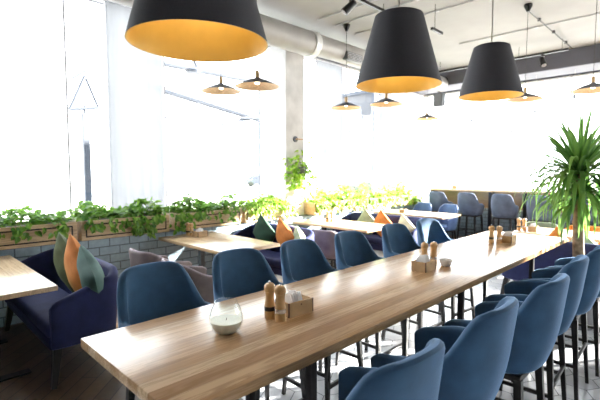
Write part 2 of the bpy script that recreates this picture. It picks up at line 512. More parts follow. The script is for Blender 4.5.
def conduit(p0, p1, label, r=.011, mat='mullion'):
    bm = BM(); tube(bm, p0, p1, r, seg=8)
    for t in (.2, .5, .8):
        q = Vector(p0).lerp(Vector(p1), t); box(bm, q.x - .02, q.x + .02, q.y - .02, q.y + .02, q.z - .012, ZC)
    tag(obj('cable_conduit', bm, mat), label, 'conduit', 'cable conduits on the ceiling')
for y, lb in ((4.82, 'thin grey cable conduit crossing the ceiling, nearest the duct collar'),
              (5.2, 'thin grey cable conduit crossing the ceiling, second beyond the duct collar'),
              (5.76, 'thin grey cable conduit crossing the ceiling above the duct grille'),
              (7.51, 'thin grey cable conduit crossing the ceiling nearest the dark bulkhead')):
    conduit((-4.4 if y < 7 else -3.4, y, ZC - .012), (2.9, y, ZC - .012), lb, .009)
conduit((-2.0, 6.62, ZC - .03), (-2.0, 9.25, ZC - .03), 'thin conduit running along the ceiling from a pendant cup to the bulkhead', .008, 'dark_cord')

def track(name, p0, p1, wires, label):
    p0, p1 = Vector(p0), Vector(p1)
    t = thing('lighting_track', label, 'lighting track', p0, 0, 'lighting tracks under the ceiling')
    bm = BM(); d = p1 - p0
    if abs(d.y) > abs(d.x): box(bm, -.018, .018, 0, d.y, -.018, .018)
    else: box(bm, 0, d.x, -.018, .018, -.018, .018)
    obj('rail', bm, 'black_metal', t, False)
    for w in wires:
        q = d * w
        bm = BM(); tube(bm, q + Vector((0, 0, .018)), (q.x, q.y, ZC - p0.z), .004, seg=6)
        obj('suspension_wire', bm, 'dark_cord', t)
    return t
track('a', (-3.36, 4.15, 3.80), (-3.36, 5.9, 3.80), (.05, .5, .95), 'black lighting track above the middle of the room, holding the nearest spotlight')
track('b', (-4.4, 8.5, 3.70), (-1.9, 8.5, 3.70), (.06, .35, .68, .96), 'black lighting track hung on wires in front of the dark bulkhead')
track('c', (-2.86, 5.45, 3.55), (-2.86, 5.75, 3.55), (.3,), 'short black lighting track hung on one wire behind the middle pendant')

def spotlight(loc, aim, label):
    t = thing('spotlight', label, 'spotlight', loc, 0, 'black track spotlights')
    bm = BM(); box(bm, -.02, .02, -.05, .05, -.03, 0); tube(bm, (0, 0, -.03), (0, 0, -.09), .01)
    obj('bracket', bm, 'black_metal', t)
    a = Vector(aim).normalized(); c = Vector((0, 0, -.12))
    bm = BM(); tube(bm, c - a * .08, c + a * .10, .042, .055, seg=20)
    hd = obj('lamp_head', bm, 'black_metal', t)
    bm = BM(); tube(bm, c + a * .1005, c + a * .103, .045, seg=20); obj('lens', bm, 'chrome', hd)
spotlight((-3.36, 4.28, 3.78), (-.55, -.5, -.7), 'black spotlight on ceiling track left of the middle pendant lamp')
spotlight((-2.3, 8.5, 3.68), (.35, -.45, -.8), 'small spotlight on the wire-hung track right of the far big pendant')

# ------------------------------------------------------------------ big pendants
def big_pendant():
    t = thing('pendant_lamp', '', 'pendant lamp', group='big black pendant lamps above the long table')
    R0, R1, h = .262, .147, .42
    bm = BM()
    lathe(bm, [(R0, 0), (R1, h), (R1 - .01, h + .006), (.02, h + .006)], 56)
    obj('lamp_shade', bm, 'shade_out', t)
    bm = BM()
    lathe(bm, [(R0, 0), (R0 - .004, .0), (R1 - .004, h - .004), (0, h - .004)], 56)
    s = obj('shade_lining', bm, 'shade_gold', t); s['label'] = 'gold inner lining'
    bm = BM(); lathe(bm, [(0, .22), (.03, .23), (.045, .27), (.03, .32), (.02, .345)], 20); obj('bulb', bm, 'bulb', t)
    bm = BM(); tube(bm, (0, 0, .345), (0, 0, h - .004), .02, seg=14); obj('lamp_holder', bm, 'black_metal', t)
    return t
P = big_pendant(); first = True
for (x, y, z, lb) in ((-1.42, .886, 2.082, 'big black pendant lamp with gold lining, nearest, above the candle glass'),
                      (-1.435, 2.315, 2.132, 'big black pendant lamp with gold lining, middle of the three in line'),
                      (-1.43, 3.80, 2.25, 'big black pendant lamp with gold lining, farthest, above the end of the long table')):
    o = P if first else copy_tree(P); first = False
    o.location = (x, y, z); o['label'] = lb
    bm = BM(); tube(bm, (0, 0, .42), (0, 0, ZC - z - .03), .005, seg=8); obj('cord', bm, 'cord', o)
    bm = BM(); lathe(bm, [(0, ZC - z - .05), (.05, ZC - z - .04), (.055, ZC - z), (0, ZC - z)], 20); obj('ceiling_cup', bm, 'black_metal', o)
    l = bpy.data.lights.new('pendant_bulb_light', 'POINT'); l.energy = .55; l.color = (1, .82, .5); l.shadow_soft_size = .04
    lo = bpy.data.objects.new('pendant_bulb_light', l); COL.objects.link(lo); lo.parent = o; lo.location = (0, 0, .19)

# small cone pendants
def small_pendant():
    t = thing('cone_pendant', '', 'pendant lamp', group='small flat cone pendants over the side tables')
    R = .235
    bm = BM(); lathe(bm, [(R, 0), (.12, .055), (.035, .085), (.03, .09), (0, .09)], 40); obj('lamp_shade', bm, 'slate', t)
    bm = BM(); lathe(bm, [(R, 0), (R - .004, -.002), (.118, .048), (.03, .078), (0, .078)], 40)
    obj('shade_lining', bm, 'straw', t)['label'] = 'straw coloured lining'
    bm = BM(); lathe(bm, [(0, .09), (.022, .09), (.022, .165), (0, .165)], 18); obj('wooden_cap', bm, 'pale_wood', t)
    bm = BM(); lathe(bm, [(0, .02), (.02, .026), (.027, .045), (.018, .07), (.0, .075)], 16); obj('bulb', bm, 'bulb_s', t)
    return t
SP = small_pendant(); first = True
for (x, y, z, lb) in ((-3.52, 2.90, 2.50, 'small cone pendant with straw lining, brighter one of the near pair'),
                      (-4.20, 2.91, 2.54, 'small cone pendant with straw lining, half hidden by the pendant in front of it'),
                      (-3.47, 5.29, 2.57, 'small cone pendant hanging just under the middle big black shade'),
                      (-4.24, 5.32, 2.605, 'small cone pendant hanging in front of the window beyond the pillar'),
                      (-4.05, 7.60, 2.61, 'small cone pendant hanging by the far corner pillar'),
                      (-1.95, 6.45, 2.60, 'small cone pendant showing beside the rim of the farthest big black shade'),
                      (-1.10, 6.13, 2.57, 'small cone pendant hanging above the tall palm-like plant')):
    o = SP if first else copy_tree(SP); first = False
    o.location = (x, y, z); o['label'] = lb
    bm = BM(); tube(bm, (0, 0, .165), (0, 0, ZC - z - .05), .0035, seg=6); obj('cord', bm, 'dark_cord', o)
    bm = BM(); lathe(bm, [(0, ZC - z - .10), (.02, ZC - z - .10), (.055, ZC - z - .03), (.055, ZC - z), (0, ZC - z)], 20); obj('ceiling_cup', bm, 'black_metal', o)

# bare bulbs on cords before the back window
for (x, y, z, lb) in ((-4.45, 9.6, 3.02, 'tiny hanging socket before the back window, nearest the speaker'),
                      (-4.0, 9.6, 2.68, 'tiny hanging socket before the back window, left of the farthest big shade'),
                      (-3.15, 9.6, 2.40, 'tiny hanging socket before the back window, lowest of the row'),
                      (-2.70, 9.6, 2.80, 'tiny hanging socket before the back window, left of the plant top'),
                      (-2.02, 9.6, 3.0, 'tiny hanging socket before the back window, above the plant')):
    t = thing('hanging_socket', lb, 'lamp socket', (x, y, z), 0, 'hanging lamp sockets at the back window')
    bm = BM(); lathe(bm, [(0, 0), (.02, 0), (.024, .02), (.024, .085), (.01, .11), (0, .11)], 14); obj('socket', bm, 'slate', t)
    bm = BM(); tube(bm, (0, 0, .11), (0, 0, 3.56 - z + (.0)), .002, seg=6); obj('cord', bm, 'cord', t)

# speaker and wall lamp
t = thing('wall_speaker', 'dark box loudspeaker hanging before the back window by the corner pillar', 'speaker', (-4.70, 9.4, 3.12))
bm = BM(); box(bm, -.11, .11, -.09, .09, 0, .30, .012); cab = obj('cabinet', bm, 'speaker', t)
bm = BM(); box(bm, -.09, .09, -.095, -.088, .02, .28); obj('front_grille', bm, 'vent', cab, False)
bm = BM(); box(bm, -.02, .02, -.02, .02, .30, .445); obj('bracket', bm, 'black_metal', t, False)
t = thing('wall_lamp', 'small brass and black wall lamp on the pillar above the hanging plant', 'wall lamp', (-5.3, 5.22, 2.16))
bm = BM(); tube(bm, (0, 0, 0), (.02, 0, 0), .05, seg=24); obj('wall_plate', bm, 'black_metal', t)
bm = BM(); path_tube(bm, [(.02, 0, 0), (.06, .04, .0), (.10, .14, .0), (.12, .22, 0), (.12, .235, -.03)], .009); obj('arm', bm, 'mill_wood', t)
bm = BM(); lathe(bm, [(.06, -.07), (.03, -.045), (.016, -.03), (0, -.03)], 20, (.12, .235, 0)); obj('lamp_shade', bm, 'straw', t)

# ------------------------------------------------------------------ seating
def tub(w, b, a, n, zb, top, th, lean, kb, N=56, rows=9, taper=.03, endth=.55, close=True):
    """U-shaped upholstered shell facing +Y. top(u) height at |arc length| u in metres from the middle of the back."""
    raw = []
    K = 120
    raw.append((-w + taper, a))
    for i in range(1, 12): raw.append((-w + taper * (1 - i / 12), a * (1 - i / 12)))
    for i in range(K + 1):
        f = -PI / 2 + PI * i / K
        s, c = math.sin(f), math.cos(f)
        raw.append((w * math.copysign(abs(s) ** (2 / n), s), -b * abs(c) ** (2 / n)))
    for i in range(1, 13): raw.append((w - taper * i / 12, a * i / 12))
    ds = [0]
    for p, q in zip(raw, raw[1:]): ds.append(ds[-1] + math.hypot(q[0] - p[0], q[1] - p[1]))
    T = ds[-1]
    def at(s):
        s = max(0, min(T, s))
        for i in range(len(ds) - 1):
            if ds[i + 1] >= s: break
        f = (s - ds[i]) / max(1e-9, ds[i + 1] - ds[i])
        return Vector((raw[i][0] + (raw[i + 1][0] - raw[i][0]) * f, raw[i][1] + (raw[i + 1][1] - raw[i][1]) * f))
    bm = BM(); secs = []; bottoms = []; rims = []
    for i in range(N + 1):
        s = T * i / N
        p = at(s); tg = (at(s + .012) - at(s - .012)).normalized()
        nv = Vector((-tg.y, tg.x))            # left of travel; travel is -x arm -> back -> +x arm, so outward = -left
        nv = -nv if nv.dot(p) < 0 else nv
        u = abs(s - T / 2)
        e = max(0., (u - (T / 2 - .06)) / .06)
        t2 = th / 2 * (1 - (1 - endth) * e * e)
        zt = top(u, T / 2) - .03 * e * e
        back = max(0., -p.y / b)
        def pt(z, off, extra=1.):
            t = max(0., min(1., (z - zb) / .26))
            k = (1 - (1 - kb) * (1 - t) ** 2) * extra
            q = p * k + nv * off
            return (q.x, q.y - lean * max(0., z - zb) * back, z)
        sec = [pt(zb, t2, .88), pt(zb + .012, t2, .955)]
        for j in range(rows): sec.append(pt(zb + .03 + (zt - t2 - zb - .03) * j / (rows - 1), t2))
        for j in range(1, 5):
            an = PI * j / 5
            sec.append(pt(zt - t2 + t2 * math.sin(an), t2 * math.cos(an)))
        for j in range(6): sec.append(pt(zt - t2 + (zb + .03 - zt + t2) * j / 5, -t2))
        rims.append(pt(zt + .002, 0))
        secs.append([bm.verts.new(q) for q in sec])
    for A, B in zip(secs, secs[1:]):
        for j in range(len(A) - 1): bm.faces.new((A[j], A[j + 1], B[j + 1], B[j]))
    bm.faces.new(secs[0]); bm.faces.new(secs[-1][::-1])
    if close: bm.faces.new([S[0] for S in secs])
    return bm, rims

def cushion_seat(w, b, a, n, z0, z1, r=.03):
    """rounded seat pad, superellipse back and straight front"""
    bm = BM()
    out = []
    K = 40
    for i in range(K + 1):
        f = -PI / 2 + PI * i / K
        s, c = math.sin(f), math.cos(f)
        out.append(Vector((w * math.copysign(abs(s) ** (2 / n), s), -b * abs(c) ** (2 / n))))
    for i in range(0, 9):
        f = PI / 2 * i / 8; rr = min(.08, a)
        out.append(Vector((w - rr + rr * math.cos(f), a - rr + rr * math.sin(f))))
    for i in range(0, 9):
        f = PI / 2 + PI / 2 * i / 8; rr = min(.08, a)
        out.append(Vector((-w + rr + rr * math.cos(f), a - rr + rr * math.sin(f))))
    c = Vector((0, (a - b) / 2))
    rings = []
    for z, k in ((z0, .94), (z0 + r * .5, 1), (z1 - r, 1), (z1 - r * .3, .985), (z1, .93), (z1 + .008, .6)):
        rings.append([bm.verts.new((c.x + (p.x - c.x) * k, c.y + (p.y - c.y) * k, z)) for p in out])
    for A, B in zip(rings, rings[1:]):
        for i in range(len(A)):
            j = (i + 1) % len(A)
            bm.faces.new((A[i], A[j], B[j], B[i]))
    bm.faces.new(rings[0][::-1]); bm.faces.new(rings[-1])
    bmesh.ops.remove_doubles(bm, verts=bm.verts, dist=1e-5)
    return bm

def piping(rims, r):
    bm = BM(); path_tube(bm, rims, r, 8); return bm

def make_stool(mat, group):
    t = thing('bar_stool', '', 'bar stool', group=group)
    def top(u, L):
        h = 1.085 - .012 * (u / .2) ** 2 if u < .2 else 1.073
        h -= .01 * sstep(.12, .18, u) + .205 * sstep(.165, .305, u) + .045 * sstep(.33, L, u)
        return h
    bm, rims = tub(.232, .235, .20, 2.7, .60, top, .048, .13, .84)
    obj('backrest', bm, mat, t)
    obj('seat', cushion_seat(.195, .19, .205, 2.6, .615, .685), mat, t)
    bm = BM(); box(bm, -.18, .18, -.18, .18, .565, .605, .015); obj('seat_frame', bm, 'black_wood', t)
    for sx in (-1, 1):
        for sy, fy in ((1, .20), (-1, -.205)):
            bm = BM(); tube(bm, (sx * .165, sy * .165, .58), (sx * .205, fy, 0), .026, .015, sq=True); obj('leg', bm, 'black_wood', t)
    bm = BM(); box(bm, -.197, .197, .176, .2, .17, .195, .003); obj('footrest', bm, 'black_wood', t)
    for sx in (-1, 1):
        bm = BM(); box(bm, sx * .188 - .01, sx * .188 + .01, -.19, .19, .245, .267, .003); obj('stretcher', bm, 'black_wood', t)
    bm = BM(); box(bm, -.185, .185, -.198, -.18, .30, .322, .003); obj('stretcher', bm, 'black_wood', t)
    return t

ST = Proto(make_stool('velvet', 'blue velvet stools along the long table'))
left = [(1.05, -1.935, 2, 'nearest on the window side of the long table'), (1.62, -1.94, -2, 'second on the window side, behind the pepper mills'),
        (2.19, -1.93, 2, 'third on the window side of the long table'), (2.80, -1.94, 0, 'fourth on the window side, before the square napkin box'),
        (3.50, -1.95, -4, 'fifth on the window side, sunlit inside the back'), (4.12, -1.93, -6, 'sixth and farthest on the window side of the long table')]
for y, x, rz, lb in left:
    ST.put((x, y, 0), math.radians(-90 + rz), 'blue velvet bar stool, ' + lb)
right = [(1.085, -.865, -3, 'nearest on the aisle side, cut by the picture bottom'), (1.70, -.845, 2, 'second on the aisle side of the long table'),
         (2.32, -.80, 0, 'third on the aisle side of the long table'), (2.94, -.83, 3, 'fourth on the aisle side of the long table'),
         (3.49, -.81, 2, 'fifth on the aisle side of the long table'), (4.08, -.79, 2, 'sixth on the aisle side, nearest the tall potted plant')]
for y, x, rz, lb in right:
    ST.put((x, y, 0), math.radians(90 + rz), 'blue velvet bar stool, ' + lb)
CS = Proto(make_stool('greyblue_hazed', 'grey blue stools at the back counter'))
for x, lb in ((-4.62, 'leftmost, by the corner pillar'), (-3.92, 'second from the corner pillar'), (-3.20, 'third from the corner pillar'),
              (-2.50, 'fourth from the corner pillar, left of the plant'), (-1.85, 'half hidden behind the hanging plant leaves'),
              (-1.2, 'mostly hidden behind the plant trunk')):
    cs_ = CS.put((x + .08, 9.30, 0), math.radians(rnd.uniform(-4, 4)), 'grey blue counter stool, ' + lb)
    cs_.scale.z = 1.045

def make_armchair(name, mat, pipe, group, kind='tub'):
    t = thing(name, '', 'chair', group=group)
    if kind == 'tub':
        def top(u, L): return .765 - .13 * sstep(.17, .45, u) - .03 * sstep(.4, L, u)
        bm, rims = tub(.265, .26, .22, 2.8, .36, top, .04, .12, .86)
    else:
        def top(u, L):
            return .88 - .05 * sstep(.13, .20, u) - .20 * sstep(.20, .29, u) - .02 * sstep(.3, L, u)
        bm, rims = tub(.235, .24, .20, 3.2, .36, top, .04, .14, .9)
    obj('backrest', bm, mat, t)
    if pipe: obj('piping', piping(rims, .0075), pipe, t)['label'] = 'paler piping along the rim'
    obj('seat', cushion_seat(.215, .205, .225, 2.6, .37, .45), mat, t)
    bm = BM(); box(bm, -.19, .19, -.18, .19, .33, .365, .012); obj('seat_frame', bm, 'black_wood', t)
    for sx in (-1, 1):
        for sy in (-1, 1):
            bm = BM(); tube(bm, (sx * .17, sy * .165, .345), (sx * .215, sy * .205, 0), .022, .013, seg=12); obj('leg', bm, 'black_wood', t)
    return t
MC = Proto(make_armchair('armchair', 'mauve', 'mauve_pipe', 'mauve tub chairs at the side tables'))
for x, y, rz, lb in ((-4.28, 2.16, 4, 'mauve grey tub chair nearest the tiled wall, right of the grey teal cushion'),
                     (-3.50, 2.13, -4, 'mauve grey tub chair behind the nearest blue stool'),
                     (-4.78, 4.66, 5, 'mauve grey tub chair near the pillar, back bleached by sun'),
                     (-3.92, 4.66, 0, 'mauve grey tub chair seen between the third and fourth window-side blue stools')):
    MC.put((x, y, 0), math.radians(rz), lb)
BC = Proto(make_armchair('armchair', 'sky_blue', 'sky_pipe', 'blue chairs at the farthest side table', 'hi'))
BC.put((-4.66, 8.42, 0), PI, 'blue chair with pale piping at the farthest side table, nearer the window')
BC.put((-4.05, 8.40, 0), PI - .03, 'blue chair with pale piping at the aisle end of the farthest side table')
t = make_armchair('armchair', 'sage', None, 'coloured tub chairs behind the right table'); t['label'] = 'sage green tub chair behind the table at the right'; t.location = (-1.93, 7.32, 0); t.rotation_euler.z = PI + .2
t = make_armchair('armchair', 'orange_f', None, 'coloured tub chairs behind the right table'); t['label'] = 'orange tub chair behind the table at the right'; t.location = (-1.38, 7.30, 0); t.rotation_euler.z = PI - .1
t = make_armchair('armchair', 'plum', None, 'coloured tub chairs behind the right table'); t['label'] = 'dark plum tub chair behind the table at the right picture edge'; t.location = (-.75, 7.30, 0); t.rotation_euler.z = PI

def make_sofa(w, group, name='sofa'):
    """small low sofa facing +Y, half width w, origin on the floor in its middle"""
    t = thing(name, '', 'sofa', group=group)
    Lb = w
    def top(u, L):
        return .82 - .19 * max(0., min(1., (u - w + .12) / (L - w + .12)))
    bm, rims = tub(w, .24, .24, 7.0, .27, top, .075, .06, .985, N=110, taper=.0, endth=.7)
    obj('backrest', bm, 'indigo', t)
    bm = BM(); box(bm, -w + .05, w - .05, -.16, .235, .255, .36, .03, 3); obj('base', bm, 'indigo', t)
    bm = BM(); box(bm, -w + .055, w - .055, -.15, .25, .355, .46, .035, 4); obj('seat_cushion', bm, 'indigo', t)
    for sx in (-1, 1):
        for sy in (-1, 1):
            bm = BM(); tube(bm, (sx * (w - .05), sy * .19, .285), (sx * (w - .0), sy * .235, 0), .042, .026, sq=True); obj('leg', bm, 'black_wood', t)
    return t
SF = Proto(make_sofa(.80, 'indigo sofas between the side tables'))
SF.put((-4.18, 1.07, 0), PI, 'indigo velvet sofa nearest the camera, holding three cushions')
s2 = SF.put((-4.38, 3.80, 0), PI, 'indigo velvet sofa behind the table with the cutlery box, before the pillar')
s2.scale.x = .80
SF.put((-4.16, 6.12, 0), PI, 'indigo velvet sofa third along the window, before the farthest side table')
nv = make_sofa(.80, None); nv['label'] = 'navy sofa turned away at the far end of the long table'; nv.location = (-1.02, 5.62, 0); nv.rotation_euler.z = 0
if 'group' in nv: del nv['group']

# cushions
def make_pillow(mat, s=.40, th=.085):
    bm = BM(); n = 18; grids = []
    for sg in (1, -1):
        G = []
        for i in range(n + 1):
            row = []
            for j in range(n + 1):
                u, v = -1 + 2 * i / n, -1 + 2 * j / n
                h = ((1 - abs(u) ** 2.4) * (1 - abs(v) ** 2.4)) ** .55
                pin = 1 - .09 * (1 - v * v) * abs(u) ** 3; pin2 = 1 - .09 * (1 - u * u) * abs(v) ** 3
                wr = .006 * math.sin(7 * u + 3 * v * sg) * h
                row.append(bm.verts.new((u * s / 2 * pin, sg * (h * th + wr * .6), v * s / 2 * pin2)))
            G.append(row)
        grids.append(G)
        for i in range(n):
            for j in range(n): bm.faces.new((G[i][j], G[i + 1][j], G[i + 1][j + 1], G[i][j + 1]))
    bmesh.ops.remove_doubles(bm, verts=bm.verts, dist=1e-4)
    bmesh.ops.transform(bm, matrix=Matrix.Translation((0, 0, 0)), verts=bm.verts)
    return obj('cushion', bm, mat)
def pillow(mat, loc, rx, ry, rz, label, s=.40, th=.085):
    o = make_pillow(mat, s, th)
    o.rotation_euler = (math.radians(rx), math.radians(ry), math.radians(rz)); o.location = loc
    tag(o, label, 'cushion', 'cushions on the sofas')
# diamond pose: ry ~ 40..45 puts a corner up
pillow('c_olive', (-4.17, 1.19, .745), 12, 34, 10, 'olive green cushion propped behind the orange one on the nearest sofa', .46)
pillow('c_orange', (-3.74, 1.15, .765), 12, 38, 6, 'burnt orange cushion standing on its corner on the nearest sofa', .48)
pillow('c_teal', (-3.51, 1.17, .745), 16, 28, -4, 'grey teal cushion against the arm of the nearest sofa', .42)
pillow('c_green', (-4.60, 3.90, .70), 14, 40, 4, 'bottle green cushion standing on its corner on the second sofa', .43)
pillow('c_orange', (-4.12, 3.87, .69), 16, 33, -8, 'crumpled orange cushion beside the bottle green one on the second sofa', .43)
pillow('c_sage', (-3.84, 3.88, .65), 14, 30, -30, 'pale sage cushion showing its corner above the blue stool back', .36)
pillow('c_sage', (-4.42, 6.17, .65), 14, 42, 0, 'pale sage cushion nearest the window on the third sofa', .43)
pillow('c_orange', (-4.06, 6.14, .65), 14, 42, -4, 'orange cushion in the middle of the third sofa', .43)
pillow('c_cream', (-3.61, 6.14, .63), 14, 36, -14, 'cream cushion at the aisle end of the third sofa', .40)
pillow('c_orange', (-1.27, 5.50, .70), -14, 44, 8, 'orange cushion behind the navy sofa back, left of the plant trunk', .36)
pillow('c_sage', (-1.02, 5.53, .70), -14, 44, -8, 'pale sage cushion behind the plant trunk on the navy sofa', .36)

# ------------------------------------------------------------------ tables
t = thing('long_table', 'long wooden high table with a light plank top, black legs', 'table', (-1.4635, 0, 0))
bm = BM()
nx, ny = 2, 90
box(bm, -.3975, .3975, .565, 5.055, .857, .90, .006, 2)
obj('tabletop', bm, 'table_wood', t)
for y in (1.31, 2.85, 4.45):
    for x in (-.20, .235):
        bm = BM(); box(bm, x - .019, x + .019, y - .019, y + .019, 0, .857, .003); obj('leg', bm, 'black_metal', t)
for x in (-.20, .235):
    bm = BM(); box(bm, x - .02, x + .02, 1.33, 4.43, .815, .856); obj('apron', bm, 'black_metal', t, False)

def make_side_table(x0, x1, y0, y1, label, group):
    cx, cy = (x0 + x1) / 2, (y0 + y1) / 2
    t = thing('dining_table', label, 'table', (cx, cy, 0), 0, group)
    w, d = (x1 - x0) / 2, (y1 - y0) / 2
    bm = BM(); box(bm, -w, w, -d, d, .712, .75, .005); obj('tabletop', bm, 'oak_x', t)
    for sx in (-1, 1):
        x = sx * (w - .38)
        bm = BM(); box(bm, x - .03, x + .03, -.03, .03, .012, .70); obj('column', bm, 'black_metal', t, False)
        bm = BM(); box(bm, x - .04, x + .04, -.30, .30, .0, .014); box(bm, x - .22, x + .22, -.04, .04, 0, .014); obj('foot', bm, 'black_metal', t, False)
        bm = BM(); box(bm, x - .04, x + .04, -.28, .28, .695, .712); obj('bracket', bm, 'black_metal', t, False)
    return t
g = 'low wooden tables along the windows'
make_side_table(-5.04, -3.435, .06, .905, 'low wooden table at the left picture edge, nearest the camera', g)
make_side_table(-5.05, -3.60, 2.50, 3.30, 'low wooden table with mills and a cutlery box, before the planter', g)
make_side_table(-5.05, -3.50, 4.90, 5.68, 'low wooden table by the pillar, bleached by sun', g)
make_side_table(-5.05, -3.52, 7.27, 8.07, 'low wooden table farthest along the windows with an orange box', g)
make_side_table(-2.0, .2, 6.27, 7.02, 'wooden table beyond the end of the long table, behind the navy sofa', None)

# ------------------------------------------------------------------ table ware
def make_mill(kind):
    t = thing('pepper_mill' if kind == 'pepper' else 'salt_mill', '', 'mill')
    H = .158
    bm = BM(); lathe(bm, [(0, 0), (.0255, 0), (.0262, .004), (.0262, .034), (.026, .036)], 26); obj('base', bm, 'mill_wood', t)
    bm = BM(); lathe(bm, [(0, .036), (.0265, .036), (.0265, .055), (0, .055)], 26); o = obj('band', bm, 'black_band' if kind == 'pepper' else 'chrome', t)
    o['label'] = 'black band' if kind == 'pepper' else 'silver band'
    bm = BM(); lathe(bm, [(0, .055), (.026, .055), (.024, .068), (.0215, .083), (.0205, .097), (.0215, .110), (.0238, .117), (.0238, .119), (0, .119)], 26); obj('body', bm, 'mill_wood', t)
    bm = BM(); lathe(bm, [(0, .119), (.0225, .1195), (.0265, .126), (.0275, .136), (.0255, .147), (.018, .155), (.006, .158), (0, .158)], 26); obj('head', bm, 'mill_wood', t)
    bm = BM(); lathe(bm, [(0, .157), (.005, .158), (.006, .164), (.003, .168), (0, .1685)] if kind == 'pepper' else [(0, .157), (.006, .1575), (.005, .160), (0, .1605)], 14); obj('knob', bm, 'chrome', t)
    t.scale.z = 1.07
    return t
PM, SM = Proto(make_mill('pepper')), Proto(make_mill('salt'))

def make_box():
    t = thing('napkin_box', '', 'napkin box')
    w, d, h, k = .054, .078, .069, .008
    bm = BM(); box(bm, -w, w, -d, d, 0, k); obj('base', bm, 'box_wood', t, False)
    for s in (-1, 1):
        bm = BM(); box(bm, s * (w - k / 2) - k / 2, s * (w - k / 2) + k / 2, -d + k, d - k, k, h, .001)
        sp = obj('side_panel', bm, 'box_wood', t, False)
        bm = BM(); tube(bm, (s * (w - .002), 0, .052), (s * (w + .0008), 0, .052), .0045, seg=14); obj('round_hole', bm, 'box_edge', sp)
        bm = BM(); box(bm, -w + .0, w - .0, s * (d - k / 2) - k / 2, s * (d - k / 2) + k / 2, k, h, .001)
        ep = obj('end_panel', bm, 'box_wood', t, False)
        for q in (-1, 1):
            bm = BM(); box(bm, q * (w - .003) - .0036, q * (w - .003) + .0036, s * (d - .003) - .0036, s * (d - .003) + .0036, .001, h + .0006)
            obj('corner_edge', bm, 'box_edge', ep, False)
    return t
NB = Proto(make_box())
def napkins(loc, rz, label, hh=.112):
    bm = BM()
    for k in range(9):
        y = -.035 + k * .006; ln = .004 * math.sin(k * 2.1)
        z0 = .009; z1 = hh - .012 * abs(k - 4) / 4 + ln
        a = [bm.verts.new((x, y + (z / hh) * .012 * (k - 4) / 4, z)) for x, z in ((-.042, z0), (.042, z0), (.042, z1 - .04), (.022 + ln, z1), (-.03, z1 - .012), (-.042, z1 - .04))]
        b = [bm.verts.new(v.co + Vector((0, .0022, 0))) for v in a]
        bm.faces.new(a); bm.faces.new(b[::-1])
        for i in range(6):
            j = (i + 1) % 6; bm.faces.new((a[i], b[i], b[j], a[j]))
    o = obj('paper_napkins', bm, 'paper', None, False)
    o.location = loc; o.rotation_euler.z = rz
    tag(o, label, 'napkins', 'paper napkins in the boxes')
gm, gb = 'wooden salt and pepper mills', 'wooden napkin boxes'
def set_on(z, mills, bx, rz, where, nap=True):
    PM.put((*mills[0], z), 0, 'wooden pepper mill with black band, ' + where, gm)
    SM.put((*mills[1], z), 0, 'wooden salt mill with silver band, ' + where, gm)
    if bx:
        NB.put((*bx, z), rz, 'small open wooden napkin box, ' + where, gb)
        if nap: napkins((*bx, z), rz, 'white paper napkins standing in the box ' + where)
set_on(.90, ((-1.479, 1.287), (-1.416, 1.297)), (-1.456, 1.428), -.09, 'next to the candle glass on the long table')
set_on(.90, ((-1.515, 2.85), (-1.475, 2.915)), (-1.437, 2.694), .05, 'in the middle of the long table')
set_on(.90, ((-1.519, 4.18), (-1.462, 4.225)), (-1.42, 4.345), .05, 'at the far end of the long table')
set_on(.75, ((-4.93, 2.86), (-4.87, 2.88)), (-4.74, 2.93), .1, 'on the low table before the planter')
set_on(.75, ((-4.62, 5.32), (-4.55, 5.35)), None, 0, 'on the low table by the pillar')
NB.put((-4.50, 7.55, .75), .1, 'small orange wooden box on the farthest low table', gb)
set_on(.75, ((-1.985, 6.50), (-1.92, 6.53)), (-1.80, 6.52), .1, 'on the table behind the navy sofa')
bm = BM(); lathe(bm, [(0, 0), (.03, 0), (.034, .004), (.05, .048), (.047, .048), (.03, .008), (0, .007)], 28)
o = obj('sugar_bowl', bm, 'paper'); o.location = (-1.385, 2.93, .90); tag(o, 'small white bowl beside the napkin box in the middle of the long table', 'bowl')

# candle in a round glass
cg = thing('candle_glass', 'round clear glass bowl with white candle wax on the long table', 'candle', (-1.471, 1.030, .90))
outer = [(0, .0), (.030, .0), (.047, .007), (.061, .022), (.0705, .045), (.073, .064), (.0705, .086), (.063, .109), (.053, .128), (.0495, .137), (.0495, .140)]
inner = [(.0475, .140), (.0475, .137), (.051, .128), (.061, .109), (.0685, .086), (.071, .064), (.0685, .045), (.059, .023), (.045, .009), (.03, .004), (0, .0035)]
bm = BM(); lathe(bm, outer + inner, 48); obj('glass_bowl', bm, 'glass', cg)
bm = BM(); lathe(bm, [(0, .0042), (.0295, .0047), (.0435, .0098), (.0575, .0236), (.0668, .045), (.0686, .057), (.067, .0585), (.03, .0575), (0, .057)], 48); obj('wax', bm, 'wax', cg)['label'] = 'off-white wax fill'
bm = BM(); tube(bm, (0, 0, .054), (.002, .001, .068), .0014, seg=6); obj('wick', bm, 'box_edge', cg)

# ------------------------------------------------------------------ back counter
ct = thing('bar_counter', 'long wooden window counter along the back with black supports', 'counter', (0, 9.9, 0))
bm = BM(); box(bm, -5.28, 1.9, -.32, .06, 1.13, 1.175, .005); obj('countertop', bm, 'oak_x', ct)
bm = BM(); box(bm, -5.1, 1.9, .0, .05, .745, 1.13); obj('front_panel', bm, 'oak_x', ct, False)['label'] = 'brown wooden panel below the top'
for x in (-4.95, -3.55, -2.83, -1.5, -.1, 1.3):
    bm = BM(); box(bm, x - .035, x + .035, -.29, -.23, 0, 1.13); box(bm, x - .02, x + .02, -.26, .0, 1.09, 1.13); obj('leg', bm, 'black_metal', ct, False)
bm = BM(); box(bm, -.06, .06, -.035, .035, 0, .09, .003)
o = obj('menu_box', bm, 'box_wood'); o.location = (-4.45, 9.80, 1.175); tag(o, 'small wooden box standing on the back counter', 'box')

